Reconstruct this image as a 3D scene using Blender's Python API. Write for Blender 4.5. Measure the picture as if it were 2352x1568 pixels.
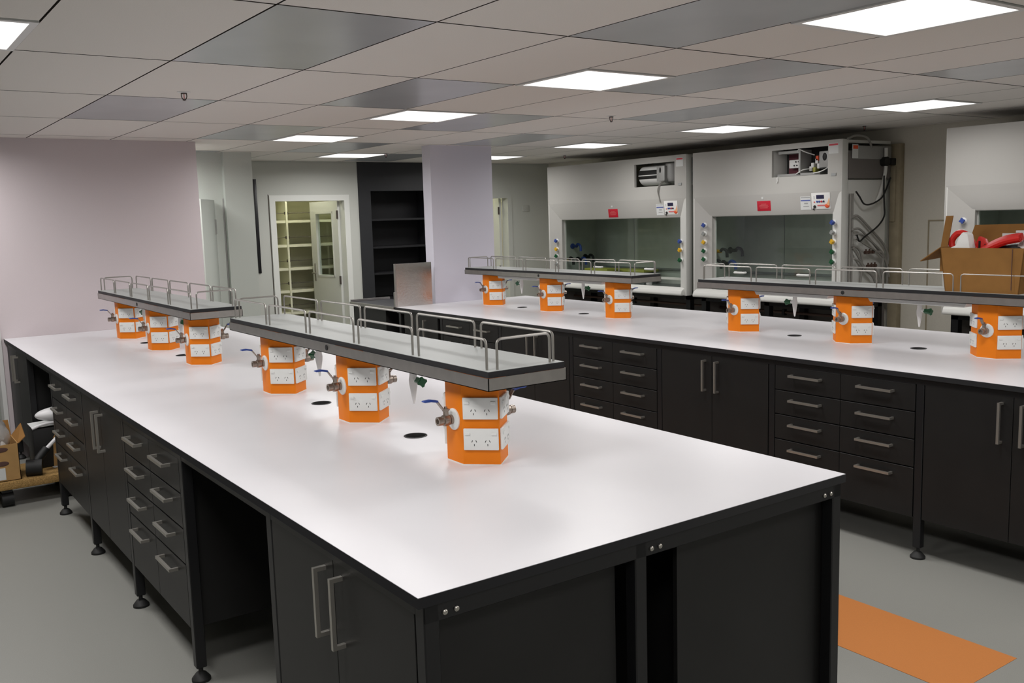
import bpy, bmesh, math, random
from mathutils import Vector, Matrix
random.seed(7)
for o in list(bpy.data.objects): bpy.data.objects.remove(o)
SC = bpy.context.scene
COL = SC.collection
PI = math.pi

# ---------------------------------------------------------------- camera
CAM = Vector((-0.9358, -1.7109, 1.7395)); YAW, PITCH, ROLL, FPX = 0.61267, -0.13097, -0.02889, 2164.5
fw = Vector((math.sin(YAW)*math.cos(PITCH), math.cos(YAW)*math.cos(PITCH), math.sin(PITCH)))
r0 = Vector((math.cos(YAW), -math.sin(YAW), 0)); u0 = r0.cross(fw)
rt = math.cos(ROLL)*r0 + math.sin(ROLL)*u0; up = -math.sin(ROLL)*r0 + math.cos(ROLL)*u0
cd = bpy.data.cameras.new('camera'); cam = bpy.data.objects.new('camera', cd); COL.objects.link(cam)
mw = Matrix.Identity(4)
for i in range(3):
    mw[i][0] = rt[i]; mw[i][1] = up[i]; mw[i][2] = -fw[i]; mw[i][3] = CAM[i]
cam.matrix_world = mw
cd.sensor_width = 36.0; cd.lens = FPX/2352*36.0; cd.clip_start = 0.02; cd.clip_end = 60
SC.camera = cam

# ---------------------------------------------------------------- world, exposure
w = bpy.data.worlds.new('world'); SC.world = w; w.use_nodes = True
w.node_tree.nodes['Background'].inputs[0].default_value = (.02, .02, .02, 1)
w.node_tree.nodes['Background'].inputs[1].default_value = 0.2
SC.view_settings.view_transform = 'Standard'; SC.view_settings.look = 'None'
SC.view_settings.gamma = 1.0; SC.view_settings.exposure = 0.0; SC.view_settings.use_curve_mapping = False
PANEL_E = 1.6        # glow of the diffuser itself
PANEL_W = 18.6       # lamp behind each diffuser, watts
PANEL_SPREAD = math.radians(168)
STORE_E = 24.0        # store-room lamp

T = 0.933            # worktop height
H = 2.441            # ceiling height
GX, GY = 0.285, 1.29 # ceiling grid origin

# ---------------------------------------------------------------- materials
def mat(name, col, rough=.5, metal=0, spec=.5, noise=0, nscale=60, bump=0, bscale=80, emit=0, trans=0, ior=1.45, alpha=1, coat=0, detail=2):
    m = bpy.data.materials.new(name); m.use_nodes = True
    nt = m.node_tree; b = nt.nodes['Principled BSDF']
    b.inputs['Base Color'].default_value = (*col, 1); b.inputs['Roughness'].default_value = rough
    b.inputs['Metallic'].default_value = metal; b.inputs['Specular IOR Level'].default_value = spec
    b.inputs['IOR'].default_value = ior; b.inputs['Transmission Weight'].default_value = trans
    b.inputs['Alpha'].default_value = alpha; b.inputs['Coat Weight'].default_value = coat
    if emit:
        b.inputs['Emission Color'].default_value = (*col, 1); b.inputs['Emission Strength'].default_value = emit
    if noise or bump:
        tc = nt.nodes.new('ShaderNodeTexCoord')
    if noise:
        n = nt.nodes.new('ShaderNodeTexNoise'); n.inputs['Scale'].default_value = nscale; n.inputs['Detail'].default_value = detail
        nt.links.new(tc.outputs['Object'], n.inputs['Vector'])
        r = nt.nodes.new('ShaderNodeValToRGB')
        r.color_ramp.elements[0].position = .3; r.color_ramp.elements[1].position = .7
        r.color_ramp.elements[0].color = (*[c*(1-noise) for c in col], 1)
        r.color_ramp.elements[1].color = (*[min(1, c*(1+noise)) for c in col], 1)
        nt.links.new(n.outputs['Fac'], r.inputs['Fac']); nt.links.new(r.outputs['Color'], b.inputs['Base Color'])
    if bump:
        n2 = nt.nodes.new('ShaderNodeTexNoise'); n2.inputs['Scale'].default_value = bscale; n2.inputs['Detail'].default_value = 2
        nt.links.new(tc.outputs['Object'], n2.inputs['Vector'])
        bp = nt.nodes.new('ShaderNodeBump'); bp.inputs['Strength'].default_value = bump; bp.inputs['Distance'].default_value = .01
        nt.links.new(n2.outputs['Fac'], bp.inputs['Height']); nt.links.new(bp.outputs['Normal'], b.inputs['Normal'])
    return m
MT = {}
def defm(k, *a, **kw): MT[k] = mat(k, *a, **kw)
defm('laminate', (.68, .672, .697), .33, spec=.32, noise=.012, nscale=3, bump=.02, bscale=300)
defm('shelf_white', (.41, .43, .42), .42, spec=.25, noise=.03, nscale=6)
defm('core', (.010, .010, .012), .55)
defm('charcoal', (.0125, .0122, .0120), .42, spec=.35, noise=.10, nscale=5, bump=.03, bscale=400)
defm('blacksteel', (.008, .008, .009), .4)
defm('rubber', (.010, .010, .010), .6)
defm('steel', (.42, .40, .38), .34, metal=.9, noise=.05, nscale=25)
defm('steel_wire', (.40, .385, .36), .35, metal=.8)
defm('handle', (.46, .44, .40), .35, metal=.85)
defm('orange', (.80, .205, .006), .5, spec=.3, noise=.04, nscale=8)
defm('plate', (.78, .79, .77), .3)
defm('slot', (.03, .03, .03), .6)
defm('valve', (.34, .29, .25), .36, metal=.85, noise=.1, nscale=90)
defm('blue', (.035, .075, .32), .4)
defm('green', (.005, .09, .03), .35)
defm('greyk', (.30, .31, .30), .4)
defm('yellow', (.72, .42, .02), .4)
defm('tapwhite', (.74, .73, .72), .35)
defm('tile', (.80, .765, .725), .85, spec=.2, noise=.03, nscale=250, bump=.08, bscale=500)
defm('greypanel', (.52, .54, .56), .28, metal=.2, noise=.05, nscale=3)
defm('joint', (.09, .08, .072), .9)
defm('panel_emit', (1.0, .975, .955), .5, emit=PANEL_E)
defm('frame_white', (.74, .74, .73), .4)
defm('lilac', (.62, .555, .575), .6, spec=.3, noise=.02, nscale=200)
defm('column', (.70, .68, .77), .6, spec=.3, noise=.015, nscale=200)
defm('wallwhite', (.52, .53, .49), .7, spec=.3, noise=.015, nscale=150)
defm('wallgrey', (.60, .615, .57), .7, spec=.3, noise=.02, nscale=150)
defm('wallpale', (.50, .535, .495), .6, spec=.3, noise=.015, nscale=120)
defm('wallright', (.66, .63, .55), .75, spec=.3, noise=.02, nscale=60)
defm('doorwhite', (.70, .71, .67), .45)
defm('dark_unit', (.020, .021, .024), .5, noise=.05, nscale=10)
defm('floor', (.25, .25, .23), .42, spec=.35, noise=.10, nscale=420, detail=4)
defm('stripe', (.51, .192, .056), .42, spec=.35, noise=.06, nscale=420, detail=4)
defm('cream', (.80, .79, .62), .6)
defm('store_emit', (1.0, .98, .78), .5, emit=STORE_E)
defm('hood', (.47, .46, .435), .12, spec=.5, bump=.25, bscale=2.2)
defm('hoodmatt', (.66, .66, .63), .35)
defm('liner', (.50, .52, .47), .45, noise=.04, nscale=12)
defm('hoodtop', (.16, .17, .165), .35)
def thin_glass(name, tint):
    m = bpy.data.materials.new(name); m.use_nodes = True; nt = m.node_tree; nt.nodes.clear()
    o = nt.nodes.new('ShaderNodeOutputMaterial'); mx = nt.nodes.new('ShaderNodeMixShader'); t = nt.nodes.new('ShaderNodeBsdfTransparent'); g_ = nt.nodes.new('ShaderNodeBsdfGlossy'); fr = nt.nodes.new('ShaderNodeLayerWeight'); pw = nt.nodes.new('ShaderNodeMath'); ma = nt.nodes.new('ShaderNodeMath')
    t.inputs[0].default_value = (*tint, 1); g_.inputs['Roughness'].default_value = .03; fr.inputs['Blend'].default_value = .5; pw.operation = 'POWER'; pw.inputs[1].default_value = 4; ma.operation = 'MULTIPLY_ADD'; ma.inputs[1].default_value = .5; ma.inputs[2].default_value = .03
    nt.links.new(fr.outputs['Facing'], pw.inputs[0]); nt.links.new(pw.outputs[0], ma.inputs[0]); nt.links.new(ma.outputs[0], mx.inputs[0]); nt.links.new(t.outputs[0], mx.inputs[1]); nt.links.new(g_.outputs[0], mx.inputs[2]); nt.links.new(mx.outputs[0], o.inputs[0]); MT[name] = m
thin_glass('glass', (.92, .96, .94))
defm('red', (.52, .01, .03), .4)
defm('redtext', (.62, .16, .16), .5)
defm('screen', (.02, .02, .06), .2)
defm('paper', (.66, .67, .66), .6)
defm('bluepaper', (.10, .13, .36), .6)
defm('greytext', (.35, .36, .36), .6)
defm('orangered', (.78, .10, .03), .5)
defm('peach', (.80, .42, .22), .6)
defm('maroon', (.10, .02, .03), .6)
defm('boxgrey', (.36, .36, .35), .45, metal=.2)
defm('darkvoid', (.02, .02, .021), .8)
defm('hose', (.26, .25, .23), .5)
defm('cable', (.010, .010, .010), .5)
defm('copper', (.10, .06, .045), .5, metal=.3)
defm('timber', (.33, .28, .19), .7, noise=.12, nscale=12)
defm('taupe', (.16, .145, .135), .7)
defm('card', (.255, .125, .036), .8, spec=.2, noise=.06, nscale=14)
defm('cardlight', (.42, .25, .10), .8, spec=.2, noise=.06, nscale=14)
defm('cardprint', (.10, .05, .04), .8)
defm('redplastic', (.62, .02, .015), .4)
defm('foam', (.78, .78, .76), .7)
defm('bag', (.62, .60, .58), .25, trans=.35, ior=1.2, bump=.5, bscale=30)
defm('carpet', (.42, .26, .10), .95, spec=.1, noise=.28, nscale=120, bump=.8, bscale=200)
defm('whiteplastic', (.74, .73, .74), .45)
defm('olive', (.34, .33, .06), .5)
# brushed reflective plate
defm('platesteel', (.60, .58, .56), .22, metal=1.0, noise=.04, nscale=30, bump=.05, bscale=60)
defm('bronze', (.09, .075, .065), .5, metal=.6)
defm('dirt', (.16, .08, .03), .8)

# ---------------------------------------------------------------- mesh helpers
class M:
    def __init__(s, off=(0, 0, 0)): s.v = []; s.f = []; s.o = Vector(off)
    def add(s, vs, fs):
        b = len(s.v); s.v += [tuple(Vector(p)-s.o) for p in vs]; s.f += [tuple(b+i for i in f) for f in fs]; return s
    def box(s, x0, x1, y0, y1, z0, z1):
        vs = [(x, y, z) for z in (z0, z1) for y in (y0, y1) for x in (x0, x1)]
        return s.add(vs, [(0, 2, 3, 1), (4, 5, 7, 6), (0, 1, 5, 4), (2, 6, 7, 3), (0, 4, 6, 2), (1, 3, 7, 5)])
    def prism(s, poly, a, b, axis='z'):
        def P(p, t):
            return {'z': (p[0], p[1], t), 'y': (p[0], t, p[1]), 'x': (t, p[0], p[1])}[axis]
        n = len(poly); vs = [P(p, a) for p in poly] + [P(p, b) for p in poly]
        fs = [tuple(range(n))[::-1], tuple(range(n, 2*n))] + [(i, (i+1) % n, n+(i+1) % n, n+i) for i in range(n)]
        return s.add(vs, fs)
    def frame(s, d):
        d = Vector(d).normalized(); a = Vector((0, 0, 1)) if abs(d.z) < .9 else Vector((1, 0, 0))
        x = d.cross(a).normalized(); return x, d.cross(x).normalized()
    def cyl(s, p0, p1, r, r1=None, n=12):
        return s.lathe(p0, Vector(p1)-Vector(p0), [(r, 0), (r if r1 is None else r1, (Vector(p1)-Vector(p0)).length)], n)
    def lathe(s, c, d, prof, n=16, scal=None):
        c = Vector(c); d = Vector(d).normalized(); x, y = s.frame(d); vs = []; fs = []
        for (r, h) in prof:
            for i in range(n):
                a = 2*PI*i/n; rr = r*(scal(i) if scal else 1)
                vs.append(c + d*h + x*(rr*math.cos(a)) + y*(rr*math.sin(a)))
        for k in range(len(prof)-1):
            for i in range(n):
                j = (i+1) % n; fs.append((k*n+i, k*n+j, (k+1)*n+j, (k+1)*n+i))
        fs.append(tuple(range(n))[::-1]); fs.append(tuple((len(prof)-1)*n+i for i in range(n)))
        return s.add(vs, fs)
    def tube(s, pts, r, n=8):
        pts = [Vector(p) for p in pts]; vs = []; fs = []
        x = None
        for k, p in enumerate(pts):
            d = (pts[min(k+1, len(pts)-1)]-pts[max(k-1, 0)]).normalized()
            if x is None: x, y = s.frame(d)
            else:
                x = (x-d*x.dot(d)).normalized(); y = d.cross(x)
            for i in range(n):
                a = 2*PI*i/n; vs.append(p+x*(r*math.cos(a))+y*(r*math.sin(a)))
        for k in range(len(pts)-1):
            for i in range(n):
                j = (i+1) % n; fs.append((k*n+i, k*n+j, (k+1)*n+j, (k+1)*n+i))
        fs.append(tuple(range(n))[::-1]); fs.append(tuple((len(pts)-1)*n+i for i in range(n)))
        return s.add(vs, fs)
    def sphere(s, c, rx, ry, rz, n=14, m=8, jit=0, seed=1):
        rnd = random.Random(seed); vs = []; fs = []
        for k in range(m+1):
            th = PI*k/m
            for i in range(n):
                a = 2*PI*i/n; j = 1+jit*(rnd.random()-.5)
                vs.append((c[0]+rx*j*math.sin(th)*math.cos(a), c[1]+ry*j*math.sin(th)*math.sin(a), c[2]+rz*j*math.cos(th)))
        for k in range(m):
            for i in range(n):
                j = (i+1) % n; fs.append((k*n+i, (k+1)*n+i, (k+1)*n+j, k*n+j))
        return s.add(vs, fs)
    def mesh(s, name, m, bevel=0, seg=2, smooth=True):
        me = bpy.data.meshes.new(name); me.from_pydata(s.v, [], s.f)
        bm = bmesh.new(); bm.from_mesh(me)
        bmesh.ops.recalc_face_normals(bm, faces=bm.faces)
        if bevel:
            es = [e for e in bm.edges if len(e.link_faces) == 2 and e.calc_face_angle(0) > .5]
            bmesh.ops.bevel(bm, geom=es, offset=bevel, segments=seg, affect='EDGES', profile=.5, clamp_overlap=True)
        bm.to_mesh(me); bm.free()
        me.materials.append(MT[m])
        if smooth:
            me.polygons.foreach_set('use_smooth', [True]*len(me.polygons)); me.set_sharp_from_angle(angle=.6)
        me.update(); return me
    def obj(s, name, m, parent=None, bevel=0, seg=2, loc=None, kind=None, label=None, cat=None, group=None):
        o = bpy.data.objects.new(name, s.mesh(name, m, bevel, seg)); COL.objects.link(o)
        if parent is not None: o.parent = parent
        if loc is not None: o.location = loc
        if kind: o['kind'] = kind
        if label: o['label'] = label
        if cat: o['category'] = cat
        if group: o['group'] = group
        return o
def empty(name, loc=(0, 0, 0), rz=0, label=None, cat=None, group=None, kind=None):
    o = bpy.data.objects.new(name, None); COL.objects.link(o); o.location = loc; o.rotation_euler = (0, 0, rz)
    o.empty_display_size = .05
    if label: o['label'] = label
    if cat: o['category'] = cat
    if group: o['group'] = group
    if kind: o['kind'] = kind
    return o
def put(name, me, parent, loc=(0, 0, 0), rz=0):
    o = bpy.data.objects.new(name, me); COL.objects.link(o); o.parent = parent; o.location = loc; o.rotation_euler = (0, 0, rz); return o
def dup(root, loc, rz=None, label=None, group=None):
    def cp(o, par):
        c = o.copy(); COL.objects.link(c)
        if par is not None: c.parent = par
        for ch in list(o.children): cp(ch, c)
        return c
    c = cp(root, None); c.location = loc
    if rz is not None: c.rotation_euler = (0, 0, rz)
    if label: c['label'] = label
    if group: c['group'] = group
    return c
def arc(pts, r, n=4):
    """round the corners of a polyline"""
    P = [Vector(p) for p in pts]; out = [P[0]]
    for k in range(1, len(P)-1):
        a = (P[k-1]-P[k]).normalized(); b = (P[k+1]-P[k]).normalized()
        s, e = P[k]+a*r, P[k]+b*r
        for i in range(n+1):
            t = i/n; out.append((1-t)**2*s+2*t*(1-t)*P[k]+t*t*e)
    return out+[P[-1]]
def spline(pts, n=6):
    P = [Vector(p) for p in pts]; P = [2*P[0]-P[1]]+P+[2*P[-1]-P[-2]]; out = []
    for k in range(1, len(P)-2):
        for i in range(n):
            t = i/n; a, b, c, d = P[k-1], P[k], P[k+1], P[k+2]
            out.append(.5*((2*b)+(c-a)*t+(2*a-5*b+4*c-d)*t*t+(3*b-a-3*c+d)*t*t*t))
    return out+[P[-2]]

# ================================================================ SETTING
X0, X1, Y0, Y1 = -3.9, 7.0, -4.7, 8.6
M().box(X0-.2, X1+.2, Y0-.2, 10.3, -.1, 0).obj('floor', 'floor', kind='structure')
fl = bpy.data.objects['floor']
M().box(2.165, 2.60, 0.0, 6.2, -.004, .0015).obj('floor_stripe', 'stripe', fl)['label'] = 'orange vinyl stripe inlaid in the grey floor'

# ceiling: dark backing with every tile its own piece
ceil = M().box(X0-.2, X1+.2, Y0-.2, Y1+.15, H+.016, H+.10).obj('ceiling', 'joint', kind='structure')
LIGHTS = {}   # (i, half-row) occupied; half-row h covers Y = GY + .6h .. +.6
vis = [(3, -2), (3, 1), (3, 4), (3, 7), (5, 10), (8, 10), (8, 7), (8, 4), (8, 1), (-2, 1)]
hidden = [(-2, 4), (-2, -2), (-2, -5), (3, -5), (8, -2), (8, -5), (-2, 7), (3, -8), (-2, -8), (1, 9)]
for c in vis+hidden: LIGHTS[c] = 1
GREY = {(0, 0), (0, 2), (2, -1), (2, 1), (2, 3), (4, 0), (4, 2), (4, 4), (6, -1), (6, 1), (6, 3), (2, 5), (0, -2), (4, -2), (6, 5), (-4, 1), (-4, 3)}
g = .0042
tcache = {}
def tile(x0, x1, y0, y1, grey):
    x0, x1, y0, y1 = max(x0, X0), min(x1, X1), max(y0, Y0), min(y1, Y1)
    if x1-x0 < .05 or y1-y0 < .05: return
    k = (round(x1-x0, 3), round(y1-y0, 3), grey)
    if k not in tcache:
        a, b = (x1-x0)/2-g, (y1-y0)/2-g*1.6
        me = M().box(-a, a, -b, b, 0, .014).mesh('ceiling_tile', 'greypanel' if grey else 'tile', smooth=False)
        me.materials.append(MT['joint'])          # side faces coloured dark to stand in for the rebate shadow
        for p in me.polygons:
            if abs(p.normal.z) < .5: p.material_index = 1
        tcache[k] = me
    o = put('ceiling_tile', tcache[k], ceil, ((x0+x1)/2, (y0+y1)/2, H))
    if grey: o['label'] = 'grey glossy ceiling panel'
for i in range(-7, 12):
    for j in range(-5, 7):
        x = GX+.6*i; y = GY+1.2*j; grey = (i, j) in GREY
        a, b = (i, 2*j) in LIGHTS, (i, 2*j+1) in LIGHTS
        if not a and not b: tile(x, x+.6, y, y+1.2, grey)
        else:
            if not a: tile(x, x+.6, y, y+.6, False)
            if not b: tile(x, x+.6, y+.6, y+1.2, False)

# walls
M().box(X0-.15, X0, Y0, Y1, 0, H+.01).obj('wall_left', 'wallwhite', kind='structure')
M().box(X0, X1, Y0-.15, Y0, 0, H+.01).obj('wall_front', 'wallwhite', kind='structure')
wr = M().box(X1, X1+.15, Y0, 10.2, 0, H+.01).obj('wall_right', 'wallright', kind='structure')
m = M((X1, 2.95, 0)); m.box(X1-.006, X1, 2.66, 3.06, .3, 1.61)
m.obj('access_panel', 'wallright', wr, bevel=.002, loc=(X1, 2.95, 0))
ap = wr.children[0]
for q in ((3.048, 3.06, .3, 1.61), (2.66, 2.672, .3, 1.61), (2.672, 3.048, 1.598, 1.61)):
    M((X1, 2.95, 0)).box(X1-.010, X1-.0055, *q).obj('panel_edge', 'timber', ap)
D1A, D1B, D1H = 3.085, 3.955, 2.005      # store-room doorway
D2A, D2B = 5.45, 6.31                    # second doorway behind the column
UA, UB = 4.135, 5.30                     # dark alcove unit
wb = M()
for a, b, z0, z1 in [(X0, D1A, 0, H+.01), (D1A, D1B, D1H, H+.01), (D1B, UA, 0, H+.01)]: wb.box(a, b, Y1, Y1+.12, z0, z1)
wb.obj('wall_back', 'wallwhite', kind='structure')
wb = M()
for a, b, z0, z1 in [(UB, D2A, 0, H+.01), (D2A, D2B, D1H, H+.01), (D2B, X1, 0, H+.01)]: wb.box(a, b, Y1, Y1+.12, z0, z1)
wb.obj('wall_back_right', 'wallgrey', kind='structure')
# lilac end wall of the near bench, with white edge trim
M().box(-.018, 1.556, 6.35, 6.50, 0, H).obj('wall_end', 'lilac', kind='structure')
M().box(-.048, -.018, 6.345, 6.505, 0, H).obj('trim_1', 'frame_white', kind='structure')
# column at the end of the far bench
co = M().box(3.70, 4.405, 6.15, 6.30, 0, H).obj('wall_column', 'column', kind='structure')
# pale nib wall and recessed wall behind the lilac wall
M().box(2.135, 2.415, 7.40, 8.60, 0, H).obj('wall_nib', 'wallpale', kind='structure')
M().box(-.5, 2.135, 7.46, 7.60, 0, H).obj('wall_recess', 'wallpale', kind='structure')
M().box(2.122, 2.134, 7.452, 7.46, 0, 2.0).obj('jamb_shadow_strip', 'boxgrey', kind='structure')  # thin dark strip standing in for the shadow along the door jamb
# store room behind the back wall
M().box(2.45, 6.95, 10.05, 10.2, 0, H).box(2.35, 2.5, 8.72, 10.05, 0, H).box(5.08, 5.16, 9.12, 10.05, 0, H).obj('wall_store', 'cream', kind='structure')
M().box(2.35, 7.0, 8.72, 10.2, H, H+.1).obj('ceiling_store', 'cream', kind='structure')

# door in an opening: frame, leaf swung inwards, window, handle, hinges
def doorway(name, a, b, leafwin, hingex, leaf_end, fm):
    d = empty(name, ((a+b)/2, Y1, 0), kind='structure')
    o = Vector(d.location)
    m = M(o)
    m.prism([(a-.055, 0), (a-.055, D1H+.055), (b+.055, D1H+.055), (b+.055, 0), (b-.012, 0), (b-.012, D1H-.012), (a+.012, D1H-.012), (a+.012, 0)], Y1-.014, Y1+.125, 'y')
    m.obj('door_frame', fm, d)
    hx, hy = hingex, Y1+.13; ex, ey = leaf_end
    L = math.hypot(ex-hx, ey-hy); ang = math.atan2(ey-hy, ex-hx)
    lf = empty('door_leaf', (hx-o.x, hy-o.y, 0)); lf.parent = d; lf.rotation_euler = (0, 0, ang)
    t = .02; w0, w1, z0, z1 = L*.20, L*.80, 1.09, 1.86
    m = M().box(0, L, -t, t, .01, z0).box(0, L, -t, t, z1, D1H-.01).box(0, w0, -t, t, z0, z1).box(w1, L, -t, t, z0, z1)
    m.obj('panel', 'doorwhite', lf)
    m = M()
    for q in ((w0-.012, w0+.012, z0-.012, z1+.012), (w1-.012, w1+.012, z0-.012, z1+.012)): m.box(q[0], q[1], -t-.005, t+.005, q[2], q[3])
    for q in ((z0-.012, z0+.012), (z1-.012, z1+.012)): m.box(w0-.012, w1+.012, -t-.005, t+.005, q[0], q[1])
    m.obj('glazing_bead', 'doorwhite', lf)
    M().box(w0, w1, -.003, .003, z0, z1).obj('pane', 'glass', lf)
    m = M().box(L-.085, L-.05, -t-.006, t+.006, 1.02, 1.24); m.obj('lock_plate', 'handle', lf, bevel=.003)
    m = M().tube(arc([(L-.067, t, 1.12), (L-.067, t+.05, 1.12), (L-.17, t+.05, 1.12)], .015), .009)
    m.obj('door_handle', 'handle', lf)
    for z in (.25, 1.0, 1.78): M().cyl((.0, t+.004, z), (.0, t+.004, z+.1), .012).obj('hinge', 'bronze', lf)
    return d
doorway('door_1', D1A, D1B, True, 3.935, (3.885, 9.42), 'doorwhite')
doorway('door_2', D2A, D2B, True, 6.27, (6.20, 9.42), 'wallgrey')
# open leaf beside the recessed wall, nearly edge on
d3 = empty('door_3', (1.735, 6.95, 0), kind='structure')
lf = empty('door_leaf', (0, 0, 0)); lf.parent = d3; lf.rotation_euler = (0, 0, math.atan2(7.42-6.95, 2.01-1.735))
M().box(0, .545, -.02, .02, .01, 1.985).obj('panel', 'wallpale', lf, bevel=.002)
M().box(.50, .54, -.028, .028, 1.66, 1.80).obj('hinge', 'boxgrey', lf)
m = M().cyl((.06, -.045, 1.05), (.06, .045, 1.05), .012); m.obj('door_handle', 'handle', lf)
M((2.86, 8.6, 1.7)).box(2.853, 2.892, 8.588, 8.602, 1.195, 2.24).obj('wall_slot', 'blacksteel', bevel=.002, loc=(2.86, 8.6, 1.7),
    label='narrow tall black strip on the pale wall left of the store doorway', cat='wall strip')
M((3.02, 8.6, 0)).box(3.018, 3.0245, 8.597, 8.6, 0, 2.07).obj('shadow_gap_strip', 'bronze', kind='structure', loc=(3.02, 8.6, 0))  # dark seam laid on the wall as the shadow gap beside the door frame

r = empty('wall_switch', (6.60, 8.6, 1.85), label='small square switch plate on the grey back wall left of the fume hoods', cat='switch')
M().box(-.055, .055, -.010, 0, -.040, .040).obj('plate', 'wallwhite', r, bevel=.003); M().box(-.012, .012, -.014, -.0095, -.012, .012).obj('rocker', 'wallwhite', r, bevel=.002)
r = empty('tall_cabinet', (-.42, 7.05, 0), label='dark grey-green cabinet beyond the lilac wall at the far left edge', cat='cabinet')
M().box(-.36, .36, -.22, .25, 0, 1.9).obj('body', 'hoodtop', r, bevel=.004); d_ = M().box(-.35, .35, -.24, -.221, .05, 1.88).obj('door', 'hoodtop', r, bevel=.002); M().box(.27, .29, -.27, -.24, .85, 1.05).obj('handle', 'handle', d_, bevel=.003)

# ================================================================ LIGHTS
fm = M()
a = .2985; b = .272
fm.box(-a, a, -a, -b, -.006, .012).box(-a, a, b, a, -.006, .012).box(-a, -b, -b, b, -.006, .012).box(b, a, -b, b, -.006, .012)
FRM = fm.mesh('frame', 'frame_white'); DIF = M().box(-b-.012, b+.012, -b-.012, b+.012, -.004, .012).mesh('diffuser', 'panel_emit')
LAMP = bpy.data.lights.new('lamp', 'AREA'); LAMP.shape = 'SQUARE'; LAMP.size = 2*b; LAMP.energy = PANEL_W; LAMP.spread = PANEL_SPREAD; LAMP.color = (1.0, .98, .968)
LAMP_R = LAMP.copy(); LAMP_R.energy = PANEL_W*.62      # the row by the fume hoods is dimmer
LL = {(3, -2): 'largest square ceiling light, at the top right over the near bench', (3, 1): 'square ceiling light above the gap between the two near shelves',
 (3, 4): 'square ceiling light left of the lilac column, second row from the largest', (3, 7): 'square ceiling light above the store-room doorway, just past the lilac wall',
 (5, 10): 'thin-looking ceiling light nearest the dark alcove and back wall', (8, 10): 'ceiling light half hidden behind the lilac column top',
 (8, 7): 'square ceiling light above the left end of the left fume hood', (8, 4): 'square ceiling light in front of the middle fume hood',
 (8, 1): 'square ceiling light above the gap beside the right-hand fume hood', (-2, 1): 'square ceiling light cut off by the left edge of the photo'}
for (i, h) in vis+hidden:
    x, y = GX+.6*i+.3, GY+.6*h+.3
    r = empty('ceiling_light', (x, y, H), label=LL.get((i, h), 'square ceiling light out of view behind or beside the camera'), cat='ceiling light', group='square flush ceiling lights' if (i, h) in LL else 'ceiling lights outside the frame')
    put('frame', FRM, r); put('diffuser', DIF, r)
    la = bpy.data.objects.new('lamp', LAMP if i < 6 else LAMP_R); COL.objects.link(la); la.parent = r; la.location = (0, 0, -.0075)
r = empty('batten_light', (3.80, 9.12, H), label='strip light on the store-room ceiling inside the doorway', cat='lamp')
M().box(-.62, .62, -.05, .05, -.045, 0).obj('base', 'frame_white', r, bevel=.004); M().box(-.6, .6, -.035, .035, -.075, -.045).obj('tube', 'store_emit', r, bevel=.01)
r = dup(r, (5.9, 9.35, H), label='strip light in the back room behind the second doorway')

# sprinklers
def sprinkler():
    r = empty('sprinkler_head', (0, 0, 0), cat='sprinkler', group='ceiling sprinklers')
    M().lathe((0, 0, 0), (0, 0, -1), [(.034, 0), (.034, .002), (.014, .006)], 20).obj('rose', 'frame_white', r)
    m = M().cyl((0, 0, -.004), (0, 0, -.010), .016)
    for s in (-1, 1): m.tube(spline([(s*.013, 0, -.008), (s*.014, 0, -.022), (s*.011, 0, -.032), (s*.004, 0, -.040)], 4), .0025, 6)
    m.obj('yoke', 'bronze', r)
    M().cyl((0, 0, -.008), (0, 0, -.036), .0022, n=6).obj('bulb', 'redtext', r)
    M().lathe((0, 0, -.038), (0, 0, -1), [(.007, 0), (.011, .003), (.004, .007)], 10).obj('deflector', 'bronze', r)
    return r
sp = sprinkler()
SP = [((.61, 3.42, H), 'small sprinkler head in the ceiling above the lilac wall, at left'), ((3.67, 3.52, H), 'small sprinkler head in the ceiling between the two rows of lights'),
 ((6.05, 7.05, H), 'small sprinkler head in the ceiling by the left fume hood'), ((6.40, 3.32, H), 'small sprinkler head in the ceiling just right of the middle fume hood'),
 ((3.80, 7.22, H), 'small sprinkler head in front of the ceiling light nearest the alcove')]
for k, (p, l) in enumerate(SP):
    if k == 0: sp.location = p; sp['label'] = l
    else: dup(sp, p, label=l)

# ================================================================ BENCHES
BAY = .9
def worktop(x0, x1, y0, y1, holes, label):
    t = empty('worktop', ((x0+x1)/2, (y0+y1)/2, T), label=label, cat='worktop', group='white worktops')
    cx, cy = t.location.x, t.location.y
    def sheet(name, z0, z1, m, ins):
        cu = bpy.data.curves.new(name, 'CURVE'); cu.dimensions = '2D'; cu.fill_mode = 'BOTH'; cu.extrude = (z1-z0)/2
        s = cu.splines.new('POLY'); s.points.add(3); s.use_cyclic_u = True
        for p, q in zip(s.points, [(x0+ins-cx, y0+ins-cy), (x1-ins-cx, y0+ins-cy), (x1-ins-cx, y1-cy), (x0+ins-cx, y1-cy)]): p.co = (*q, 0, 1)
        for (hx, hy) in holes:
            s = cu.splines.new('POLY'); s.points.add(31); s.use_cyclic_u = True
            for k, p in enumerate(s.points):
                aa = 2*PI*k/32; p.co = (hx-cx+.040*math.cos(aa), hy-cy+.040*math.sin(aa), 0, 1)
        tmp = bpy.data.objects.new('tmp', cu); COL.objects.link(tmp)
        dg = bpy.context.evaluated_depsgraph_get(); me = bpy.data.meshes.new_from_object(tmp.evaluated_get(dg))
        bpy.data.objects.remove(tmp); me.materials.clear(); me.materials.append(MT[m]); me.name = name
        o = bpy.data.objects.new(name, me); COL.objects.link(o); o.parent = t; o.location = (0, 0, (z0+z1)/2); return o
    sheet('board', -.026, -.0012, 'core', 0)
    sheet('laminate', -.0012, 0, 'laminate', .0006)
    return t
cup = empty('drip_cup', (0, 0, 0), cat='drain cup', group='black drip cups let into the worktops')
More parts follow.
